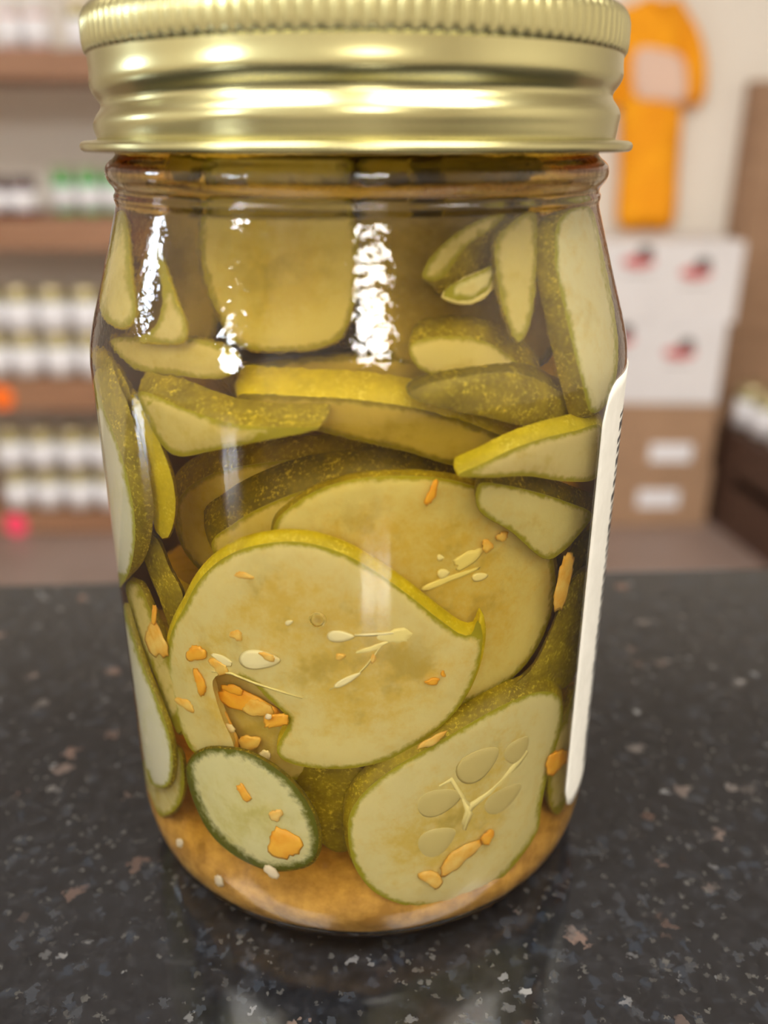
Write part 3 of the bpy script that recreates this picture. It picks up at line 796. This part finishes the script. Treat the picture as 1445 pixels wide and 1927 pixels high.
# ---- seeds, pulp and chambers on the cut faces
def seed(par, base, c, size, rot, d): return bit('seed', c, size, rot, d, 0.5, 'seed', par, base, shape='seed')
seed(A_, Ab, (641, 1196), (52, 22), 2, 2.55); seed(A_, Ab, (490, 1240), (78, 36), 2, 2.55)
seed(A_, Ab, (654, 1278), (58, 13), -28, 2.55); seed(A_, Ab, (545, 1170), (16, 9), -20, 2.6)
stroke('pulp_strand', [(667, 1194), (690, 1193), (712, 1192), (740, 1190)], 7, 2.62, 0.3, 'seed', A_, Ab)
stroke('pulp_strand', [(716, 1215), (690, 1250), (660, 1280), (620, 1296)], 5, 2.65, 0.3, 'pulp', A_, Ab)
stroke('pulp_strand', [(400, 1262), (436, 1266), (480, 1284), (530, 1300), (570, 1312)], 6, 2.65, 0.3, 'pulp', A_, Ab)
bit('pulp', (744, 1195), (70, 30), 4, 2.8, 0.4, 'pulp', A_, Ab)
bit('pulp', (700, 1218), (60, 12), -18, 2.78, 0.3, 'pulp', A_, Ab)
bit('pulp', (420, 1240), (50, 14), 24, 2.7, 0.3, 'seed', A_, Ab)
seed(B_, Bb, (834, 1078), (24, 18), -10, 5.9); seed(B_, Bb, (902, 1084), (32, 16), -10, 5.9); seed(B_, Bb, (828, 1048), (14, 12), 0, 5.9)
bit('pulp', (880, 1050), (80, 24), -30, 6.05, 0.3, 'pulp', B_, Bb); bit('pulp', (840, 1090), (110, 14), -22, 6.05, 0.3, 'pulp', B_, Bb)
for c, s, r_ in (((900, 1435), (100, 52), -38), ((972, 1408), (66, 36), -50), ((826, 1506), (94, 50), -20), ((946, 1500), (90, 40), -38), ((822, 1580), (84, 52), -30)):
    bit('seed_chamber', c, s, r_, 1.85, 0.5, 'cavity', C_, Cb, shape='seed')
stroke('pulp_strand', [(990, 1412), (960, 1448), (920, 1490), (884, 1516), (870, 1550)], 20, 1.84, 0.3, 'pulp', C_, Cb)
stroke('pulp_strand', [(884, 1516), (862, 1490), (848, 1466), (826, 1478)], 16, 1.84, 0.3, 'pulp', C_, Cb)
stroke('pulp_strand', [(870, 1500), (882, 1530), (872, 1560)], 20, 1.84, 0.3, 'pulp', C_, Cb)

# ---- loose spices: orange pepper pieces, pale garlic crumbs
PG = 'orange pepper pieces in the jar'
def pep(c, s, r_, d, label, mat='pepper', shape='flake'):
    if 2.0 <= d <= 2.35: d = 2.62 if mat == 'pepper_dull' else 2.4
    return bit('pepper_piece', c, s, r_, d, 0.6, mat, None, None, label, 'pepper piece', PG, shape)
pep((371, 1228), (34, 36), 20, 2.1, 'plump orange pepper piece at the left edge of the torn slice')
pep((378, 1283), (22, 48), -14, 2.1, 'curved orange pepper sliver below the plump piece on the torn slice')
pep((446, 1194), (24, 24), 0, 2.1, 'small dull orange pepper piece above the notch of the torn slice', 'pepper_dull')
pep((414, 1254), (40, 26), 30, 2.1, 'orange pepper piece at the tip of the notch in the torn slice', 'pepper_dull')
pep((504, 1234), (38, 13), 20, 1.95, 'brownish pepper chip lying on the big seed', 'pepper_dull')
pep((462, 1318), (110, 44), 24, 4.6, 'large orange pepper shred lying across the notch')
pep((520, 1354), (50, 26), -8, 2.1, 'bright orange pepper end at the right rim of the notch', 'pepper', 'strip')
pep((425, 1372), (44, 74), -24, 4.6, 'wide orange pepper shred at the bottom left of the notch', 'pepper_dull')
pep((470, 1396), (40, 36), 0, 4.7, 'orange pepper piece at the bottom of the notch', 'pepper_dull')
pep((486, 1332), (54, 40), 10, 4.4, 'round orange pepper piece in the middle of the notch', 'pepper_dull')
pep((440, 1296), (46, 18), 24, 4.2, 'thin orange pepper strip at the upper rim of the notch')
pep((350, 1324), (40, 20), 30, 2.2, 'faint orange pepper piece low on the left of the torn slice', 'pepper_dull')
pep((702, 1238), (9, 22), 4, 2.3, 'tiny dark red pepper speck near the centre of the torn slice', 'pepper_dull')
pep((813, 1281), (30, 14), 2, 2.2, 'small orange pepper chip at the right of the torn slice')
pep((833, 1267), (10, 12), 0, 2.2, 'orange pepper crumb above the chip on the right of the torn slice')
pep((640, 1234), (18, 16), 0, 2.3, 'tiny orange pepper crumb under the stalked seed', 'pepper_dull')
pep((460, 1082), (34, 16), 8, 2.3, 'faint orange pepper piece near the top of the torn slice', 'pepper_dull')
pep((812, 926), (20, 48), 22, 5.2, 'orange pepper streak at the top of the wide oval slice')
pep((916, 1026), (26, 22), 20, 5.3, 'roundish orange pepper piece left in the trio on the wide oval slice', 'pepper_dull')
pep((944, 1008), (24, 20), 0, 5.3, 'middle orange pepper piece of the trio on the wide oval slice', 'pepper_dull')
pep((975, 988), (26, 14), -45, 5.3, 'upper right orange pepper piece of the trio on the wide oval slice', 'pepper_dull')
pep((460, 1490), (16, 38), -32, 0.05, 'narrow orange pepper strip high on the small green-rimmed slice', 'pepper', 'strip')
pep((520, 1532), (28, 24), 30, 0.05, 'dull orange pepper chip in the middle of the small green-rimmed slice', 'pepper_dull')
pep((536, 1586), (78, 52), 35, 0.05, 'large orange pepper flake at the bottom of the small green-rimmed slice')
pep((916, 1574), (24, 30), 30, 1.2, 'orange pepper crumb on the lower right of the egg-shaped slice')
pep((862, 1612), (90, 36), -35, 1.25, 'yellow-orange pepper flake low on the egg-shaped slice', 'pepper_dull')
pep((812, 1652), (44, 34), 10, 1.25, 'yellow-orange pepper chip near the bottom of the egg-shaped slice', 'pepper_dull')
pep((292, 1156), (10, 38), 4, 2.2, 'thin orange pepper sliver beside the left glass wall', 'pepper', 'strip')
pep((296, 1205), (34, 84), -24, 2.1, 'long tan orange pepper shred beside the left glass wall', 'pepper_dull')
pep((1058, 1096), (26, 110), 12, 2.8, 'long rusty orange pepper strip beside the wide oval slice on the right', 'pepper_dull', 'strip')
pep((1046, 1432), (40, 56), 30, 1.4, 'orange pepper piece squeezed behind the label at the lower right')
pep((812, 1392), (60, 18), -34, 1.3, 'orange pepper sliver on the peel above the egg-shaped slice', 'pepper_dull')
GG = 'garlic crumbs in the jar'
def gar(c, s, r_, d, label): bit('garlic_crumb', c, s, r_, d, 0.8, 'garlic', None, None, label, 'garlic crumb', GG, 'pebble')
gar((433, 1368), (26, 16), 30, 3.6, 'pale garlic crumb in the notch of the torn slice')
gar((500, 1420), (24, 20), 20, 3.6, 'roundish pale garlic crumb under the notch above the small slice')
gar((506, 1347), (14, 12), 0, 1.5, 'small pinkish garlic crumb on the bright orange pepper end')
gar((512, 1638), (36, 20), 40, 0.3, 'lumpy garlic crumb at the foot of the small green-rimmed slice')
gar((414, 1656), (18, 26), -20, 0.3, 'garlic crumb in the sediment below the small slice')
gar((340, 1585), (14, 18), -20, 0.3, 'tiny garlic crumb in the sediment at the left wall')
# air bubble on the torn slice
bub, nt_, _b = new_mat('bubble_surface'); rel_glass(nt_, 1 / 1.34)
W = inside(np.array([(598, 1165), (614, 1165)]), 1.7); rb = float(np.linalg.norm(W[0] - W[1]))
bm = bmesh.new(); bmesh.ops.create_uvsphere(bm, u_segments=24, v_segments=16, radius=rb * MM)
o = obj_bm('air_bubble', bm, bub)
o.location = tuple(W[0] * MM); tag(o, 'small round air bubble above the seeds of the torn slice', 'bubble')

# ---- settled spice mush in the bottom of the jar, heaped towards the middle
V, F = [], []
na = 128
hz = [(2.9, 31.6), (3.4, 32.9), (4.4, 34.2), (5.6, 35.1), (7.0, 35.4), (8.6, 34.9), (10.2, 34.0), (12.0, 32.8), (14.0, 31.2), (15.6, 29.0), (16.6, 26.0), (17.0, 20.0), (17.0, 10.0), (17.0, 0.0)]
for i in range(na):
    a = 2 * math.pi * i / na
    pr = [(0.0, 4.3), (22, 3.9), (28.4, 2.9)] + [(r, z) for z, r in hz]
    for r, z in pr:
        x, y = r * math.cos(a), r * math.sin(a)
        if z > 3.2 and r > 1:
            l = 0.9 * noise.noise(Vector((x / 5, y / 5, z / 5))) + 0.5 * noise.noise(Vector((x / 2, y / 2, z / 2)))
            r = min(r + l, float(r_in(z)) - 0.25); z = max(3.0, z + 1.2 * noise.noise(Vector((x / 8, y / 8, 7))) * min(1, (z - 3) / 5))
        V.append((r * math.cos(a) * MM, r * math.sin(a) * MM, z * MM))
m = len(pr)
for i in range(na):
    j = (i + 1) % na
    for q in range(m - 1): F.append((i * m + q, j * m + q, j * m + q + 1, i * m + q + 1))
o = clean(obj_py('spice_sediment', V, F, M['sediment']), 1e-6)
tag(o, 'orange brown spice sediment settled in the bottom of the jar', 'sediment', kind='stuff')
# ------------------------------------------------------------------ background: shelf on the left
M['shelf'] = wood('shelf_wood', (0.25, 0.125, 0.065), (0.35, 0.185, 0.105))
YS = 2.10
zt = lambda py: at_y(100, py, YS)[2]
shelf = tag(empty('shelf_unit', (-0.95, YS + 0.17, FZ)), 'brown wooden wall shelf stocked with jars on the left', 'shelf')
levels = [(92, 148), (412, 470), (716, 772), (966, 1003)]
tops = []
for t_, b_ in levels:
    z1, z0 = zt(t_), max(zt(b_), FZ + 0.001); tops.append(z1)
    ch(box('shelf_board', (-1.45, YS, z0), (-0.30, YS + 0.32, z1), M['shelf'], shelf, 0.003))
for x in (-1.49, -0.30): ch(box('side_panel', (x, YS, FZ), (x + 0.04, YS + 0.32, 0.85), M['shelf'], shelf, 0.003))
M['jarglass_olive'] = mottled('pickle_jar_contents', (0.22, 0.20, 0.05), (0.42, 0.38, 0.14), 60, 0.15)
M['jarglass_red'] = mottled('jam_jar_contents', (0.07, 0.012, 0.012), (0.12, 0.02, 0.02), 40, 0.15)
M['jarglass_green'] = mottled('relish_jar_contents', (0.03, 0.30, 0.05), (0.06, 0.45, 0.10), 60, 0.2)
M['jarglass_pink'] = mottled('pink_jar_contents', (0.60, 0.30, 0.25), (0.72, 0.45, 0.40), 40, 0.2)
M['white_label'] = plain('white_jar_label', (0.84, 0.85, 0.90), 0.5)
M['lid_gold'] = plain('jar_lid_gold', (0.55, 0.47, 0.28), 0.35, 0.8)
M['lid_dark'] = plain('jar_lid_dark', (0.08, 0.05, 0.05), 0.4)
M['lid_white'] = plain('jar_lid_white', (0.75, 0.75, 0.78), 0.4)
M['lid_green'] = plain('jar_lid_green', (0.30, 0.36, 0.20), 0.4)
SJ = {}
def shelf_jar(x, y, z, kind, h, r, label, group):
    body, lidm, lz0, lz1 = kind
    key = (body, lidm, h, r)
    if key not in SJ:
        hb = h - 0.016
        pr = [(0, 0.001), (r * .8, 0), (r * .96, .004), (r, .012), (r, hb * .74), (r * .96, hb * .82), (r * .86, hb * .92), (r * .83, hb), (0, hb)]
        lp = [(0, hb - .004), (r * .9, hb - .004), (r * .92, hb), (r * .9, hb + .002), (r * .9, h - .002), (r * .86, h), (0, h)]
        la = [(r + .0002, lz0 * h), (r + .0008, lz0 * h), (r + .0008, lz1 * h), (r + .0002, lz1 * h)]
        SJ[key] = []
        for nm, p_, mt in (('jar_body', pr, body), ('jar_lid', lp, lidm), ('jar_label', la, 'white_label')):
            V, F = lathe(p_, 28, nm == 'jar_label'); me = bpy.data.meshes.new(nm); me.from_pydata(V, [], F); me.update()
            for q in me.polygons: q.use_smooth = True
            me.materials.append(M[mt]); SJ[key].append((nm, me))
    e = empty('preserve_jar', (x, y, z))
    for nm, me in SJ[key]: link(bpy.data.objects.new(nm, me), e)
    return tag(e, label, 'jar', group)
OLIVE = ('jarglass_olive', 'lid_gold', 0.06, 0.68); RED = ('jarglass_red', 'lid_dark', 0.18, 0.66)
GREEN = ('jarglass_green', 'lid_green', 0.12, 0.60); PINK = ('jarglass_pink', 'lid_white', 0.1, 0.7)
xs = [at_y(px, 600, YS + 0.05)[0] for px in (-20, 42, 104, 166, 228)]
ordn = ['leftmost', 'second from the left edge', 'third from the left edge', 'fourth from the left edge', 'nearest the gold-lidded jar']
for lev, name in ((2, 'third shelf'), (3, 'bottom shelf')):
    for row, rn in ((0, 'lower layer'), (1, 'upper layer')):
        for q, x in enumerate(xs):
            shelf_jar(x + 0.001 * ((q * 7 + row * 3 + lev) % 3 - 1), YS + 0.055, tops[lev] + 0.117 * row, OLIVE, 0.115, 0.0385,
                      'white-labelled pickle jar, %s of the %s, %s' % (rn, name, ordn[q]), 'pickle jars on the left shelf')
for q, px in enumerate((-8, 46)):
    shelf_jar(at_y(px, 370, YS + 0.05)[0], YS + 0.05, tops[1], RED, 0.095, 0.034, 'dark red jam jar with white label, %s on the second shelf' % ('at the picture edge' if q == 0 else 'beside the green jars'), 'dark red jars on the left shelf')
for q, px in enumerate((118, 168, 218)):
    shelf_jar(at_y(px, 350, YS + 0.14)[0], YS + 0.14, tops[1], GREEN, 0.115, 0.030, 'green jar with white label on the second shelf, %s' % ('next to the red jam', 'middle of three', 'half hidden by the pickle jar')[q], 'green jars on the left shelf')
for q, (px, kd) in enumerate(((18, PINK), (72, PINK), (152, OLIVE), (205, OLIVE))):
    shelf_jar(at_y(px, 60, YS + 0.08)[0], YS + 0.08, tops[0], kd, 0.10, 0.030, ('pink and white jar at the picture edge on the top shelf', 'pink and white jar standing second on the top shelf', 'white-labelled jar on the top shelf left of the gold lid', 'white-labelled jar on the top shelf behind the gold lid')[q], 'jars on the top shelf')
def disc(name, px, py, Y, r, mat, label):
    c = at_y(px, py, Y); bm = bmesh.new()
    bmesh.ops.create_cone(bm, cap_ends=True, segments=32, radius1=r, radius2=r, depth=0.001, matrix=Matrix.Rotation(math.pi / 2, 4, 'X'))
    o = obj_bm(name, bm, mat, None, False); o.location = tuple(c); return tag(o, label, 'sticker', 'round price stickers')
disc('price_sticker', 3, 748, YS - 0.0008, 0.032, plain('fluorescent_orange', (1.0, 0.18, 0.01), 0.6), 'round fluorescent orange price sticker on the third shelf board')
disc('price_sticker', 30, 987, YS - 0.0008, 0.032, plain('fluorescent_pink', (1.0, 0.07, 0.17), 0.6), 'round fluorescent pink price sticker on the bottom shelf board')

# ------------------------------------------------------------------ background: orange shirt, boxes, cabinet, crate on the right
M['orange'] = mottled('orange_cotton', (0.80, 0.30, 0.0), (0.90, 0.38, 0.003), 12, 0.85)
M['print'] = plain('pale_shirt_print', (0.72, 0.52, 0.42), 0.8)
YW = Y1 - 0.05
def cloth(name, outline, Y, th, mat, parent, base, amp=0.006):
    L = smooth_loop(outline, 14.0); V2, F2, ov = sheet_tris(L, 22)
    rim = seg_dist(V2, L); out = []
    for s in (-1, 1):
        for (x, y), rr in zip(V2, rim):
            p = at_y(x, y, Y)
            bul = th / 2 * min(1, math.sqrt(rr / 30)) + 0.001
            out.append((p[0] - base[0], Y + s * bul + amp * noise.noise(Vector((p[0] * 22, p[2] * 5, 0))) - base[1], p[2] - base[2]))
    m = len(V2); n = len(L); loop = {}
    for i, src in enumerate(ov):
        for q in src:
            if q < n: loop[q] = i
    lp = [loop[q] for q in range(n) if q in loop]
    F = list(F2) + [tuple(m + i for i in reversed(f)) for f in F2] + [(lp[i], lp[(i + 1) % len(lp)], m + lp[(i + 1) % len(lp)], m + lp[i]) for i in range(len(lp))]
    return clean(obj_py(name, out, F, mat, parent), 1e-9)
sb = at_y(1222, 300, YW)
shirt = tag(empty('orange_shirt', tuple(sb)), 'bright orange shirt with a pale print hanging on the cream wall', 'shirt')
cloth('shirt_body', [(1170, 30), (1200, 4), (1228, -6), (1250, 14), (1274, -2), (1296, 30), (1290, 110), (1284, 200), (1276, 320), (1266, 424), (1216, 430), (1164, 424), (1166, 320), (1166, 200), (1164, 110)], YW, 0.05, M['orange'], shirt, sb)
cloth('sleeve', [(1274, 0), (1296, 24), (1318, 66), (1330, 120), (1326, 184), (1306, 204), (1286, 196), (1280, 110)], YW + 0.004, 0.04, M['orange'], shirt, sb)
cloth('sleeve', [(1186, 10), (1160, 30), (1138, 70), (1124, 124), (1126, 186), (1146, 204), (1168, 196), (1176, 110)], YW + 0.004, 0.04, M['orange'], shirt, sb)
cloth('collar', [(1222, -12), (1240, 14), (1254, 40), (1268, 14), (1280, -8), (1262, -2), (1250, 2), (1238, -2)], YW - 0.024, 0.008, M['orange'], shirt, sb)
cloth('chest_print', [(1196, 96), (1240, 92), (1286, 112), (1288, 190), (1240, 188), (1196, 178)], YW - 0.028, 0.004, M['print'], shirt, sb)
hk = ch(box('hanger_hook', (sb[0] + 0.018, YW + 0.0, sb[2] + 0.44), (sb[0] + 0.024, Y1 - 0.001, sb[2] + 0.446), plain('steel', (0.6, 0.6, 0.6), 0.3, 1.0), shirt)); 
ch(box('hanger_wire', (sb[0] + 0.018, YW - 0.003, sb[2] + 0.36), (sb[0] + 0.024, YW + 0.003, sb[2] + 0.446), hk.data.materials[0], shirt))

M['white_card'] = mottled('white_card', (0.68, 0.67, 0.69), (0.72, 0.71, 0.73), 8, 0.6)
M['brown_card'] = mottled('brown_card', (0.34, 0.21, 0.125), (0.40, 0.25, 0.15), 6, 0.7)
M['logo_red'] = plain('logo_red', (0.55, 0.10, 0.10), 0.6); M['logo_dark'] = plain('logo_dark', (0.06, 0.05, 0.05), 0.6); M['logo_grey'] = plain('logo_grey', (0.45, 0.42, 0.42), 0.6)
M['tape'] = plain('packing_tape', (0.45, 0.32, 0.18), 0.3)
def carton(px0, px1, py_top, py_bot, Y, depth, rz, mat, label, deco, group, z_on=None):
    pc = at_y((px0 + px1) / 2, (py_top + py_bot) / 2, Y)
    x0 = at_y(px0, (py_top + py_bot) / 2, Y)[0]; x1 = at_y(px1, (py_top + py_bot) / 2, Y)[0]
    z1 = at_y(px1 - 60, py_top, Y)[2]; z0 = at_y(px1 - 60, py_bot, Y)[2] if z_on is None else z_on
    wd, h = x1 - x0, z1 - z0
    e = empty('carton', ((x0 + x1) / 2, Y + depth / 2, z0), rz)
    box('carton_body', (-wd / 2, -depth / 2, 0), (wd / 2, depth / 2, h), mat, e, 0.003)
    for s in (-1, 1): box('lid_flap', (-wd / 2 + .002, min(0, s * depth / 2) + .002, h), (wd / 2 - .002, max(0, s * depth / 2) - .002, h + .003), mat, e)
    for dpx, dpy, kind in deco:
        p = at_y(dpx, dpy, Y); lx = p[0] - (x0 + x1) / 2; lz = p[2] - z0; yf = -depth / 2 - 0.0006
        def pl(nm, cx, cz, a_, b_, mt, k=24):
            vs = [(cx + a_ * math.cos(2 * math.pi * i / k), yf, cz + b_ * math.sin(2 * math.pi * i / k)) for i in range(k)] + [(cx + a_ * math.cos(2 * math.pi * i / k), yf + 0.0005, cz + b_ * math.sin(2 * math.pi * i / k)) for i in range(k)]
            fs = [tuple(range(k))[::-1], tuple(range(k, 2 * k))] + [(i, (i + 1) % k, k + (i + 1) % k, k + i) for i in range(k)]
            return obj_py(nm, vs, fs, M[mt], e, False)
        if kind == 'logo':
            o = pl('printed_logo', lx, lz, 0.042, 0.016, 'logo_red')
            o2 = box('logo_line', (lx - .035, yf, lz - .034), (lx + .035, yf + .0005, lz - .027), M['logo_grey'], e)
            yf -= 0.0006
            pl('logo_cap', lx + 0.016, lz + 0.022, 0.020, 0.017, 'logo_dark')
        else:
            box('address_label', (lx - .058, yf, lz - .026), (lx + .058, yf + .0005, lz + .026), M['white_label'], e)
    return tag(e, label, 'box', group), z1 + 0.003
YB = 2.16
CG = 'cartons stacked below the orange shirt'
_, zb = carton(1070, 1335, 880, 985, YB, 0.26, 0.0, M['brown_card'], 'brown cardboard carton with white label at the bottom of the stack', [(1238, 938, 'l')], CG, FZ)
_, zb = carton(1080, 1345, 762, 880, YB, 0.26, 0.0, M['brown_card'], 'brown cardboard carton with white label second in the stack', [(1262, 852, 'l')], CG, zb)
_, zb = carton(1095, 1362, 612, 750, YB, 0.24, -0.05, M['white_card'], 'white carton with red logos directly on the brown cartons', [(1168, 640, 'logo'), (1282, 664, 'logo')], CG, zb)
_, zb = carton(1110, 1392, 458, 606, YB, 0.24, 0.05, M['white_card'], 'white carton with red logos on top of the stack', [(1196, 492, 'logo'), (1306, 514, 'logo')], CG, zb)

M['cabwood'] = wood('cabinet_wood', (0.26, 0.15, 0.085), (0.36, 0.22, 0.13))
p = at_y(1404, 300, 2.42); ct = at_y(1430, 150, 2.42)[2]
wc = tag(empty('wooden_cabinet', (p[0] + 0.25, 2.45, FZ)), 'brown wooden cabinet standing behind the cartons at the right edge', 'cabinet')
ch(box('cabinet_carcass', (p[0], 2.435, FZ), (p[0] + 0.5, Y1 - 0.002, ct), M['cabwood'], wc, 0.003))
ch(box('cabinet_door', (p[0] + 0.02, 2.42, FZ + 0.08), (p[0] + 0.48, 2.435, ct - 0.03), M['cabwood'], wc, 0.003))
ch(box('door_knob', (p[0] + 0.42, 2.40, -0.1), (p[0] + 0.44, 2.42, -0.08), M['lid_gold'], wc, 0.004))

# dark wooden crate with jars on top, running towards the counter
M['crate'] = wood('dark_crate_wood', (0.045, 0.022, 0.015), (0.10, 0.05, 0.032))
q0 = at_z(1326, 975, FZ); q1 = at_z(1446, 1068, FZ)
ang = math.atan2(q1[0] - q0[0], -(q1[1] - q0[1]))
Lc = 0.62; wcz = 0.34
zc = at_y(1362, 806, q0[1])[2]
cr = tag(empty('display_crate', (q0[0], q0[1], FZ), ang), 'dark wooden display crate carrying jars at the right edge', 'crate')
hc = zc - FZ
for nm, lo_, hi_ in (('side_board', (0, -Lc, 0), (0.02, -Lc + .1, hc)), ('side_board', (0, -.1, 0), (0.02, 0, hc)), ('side_board', (0.001, -Lc + .1, hc - .1), (0.019, -.1, hc)), ('side_board', (0.001, -Lc + .1, 0), (0.019, -.1, .14)),
                   ('end_board', (0.02, -0.02, 0), (wcz, 0, hc)), ('end_board', (0.02, -Lc, 0), (wcz, -Lc + .02, hc)), ('side_board', (wcz, -Lc, 0), (wcz + .02, 0, hc)), ('shelf_top', (-.008, -Lc - .008, hc), (wcz + .028, .008, hc + .018))):
    box(nm, lo_, hi_, M['crate'], cr, 0.002)
mt = Matrix.Translation((q0[0], q0[1], 0)) @ Matrix.Rotation(ang, 4, 'Z')
for k in range(5):
    v = mt @ Vector((0.055, -0.05 - 0.092 * k, 0))
    shelf_jar(v.x, v.y, zc + 0.0182, OLIVE, 0.115, 0.041, 'white-labelled jar on the dark crate, %s' % ('farthest from the counter', 'second from the far end', 'middle of the row', 'second nearest the counter', 'nearest the counter')[k], 'jars on the display crate')
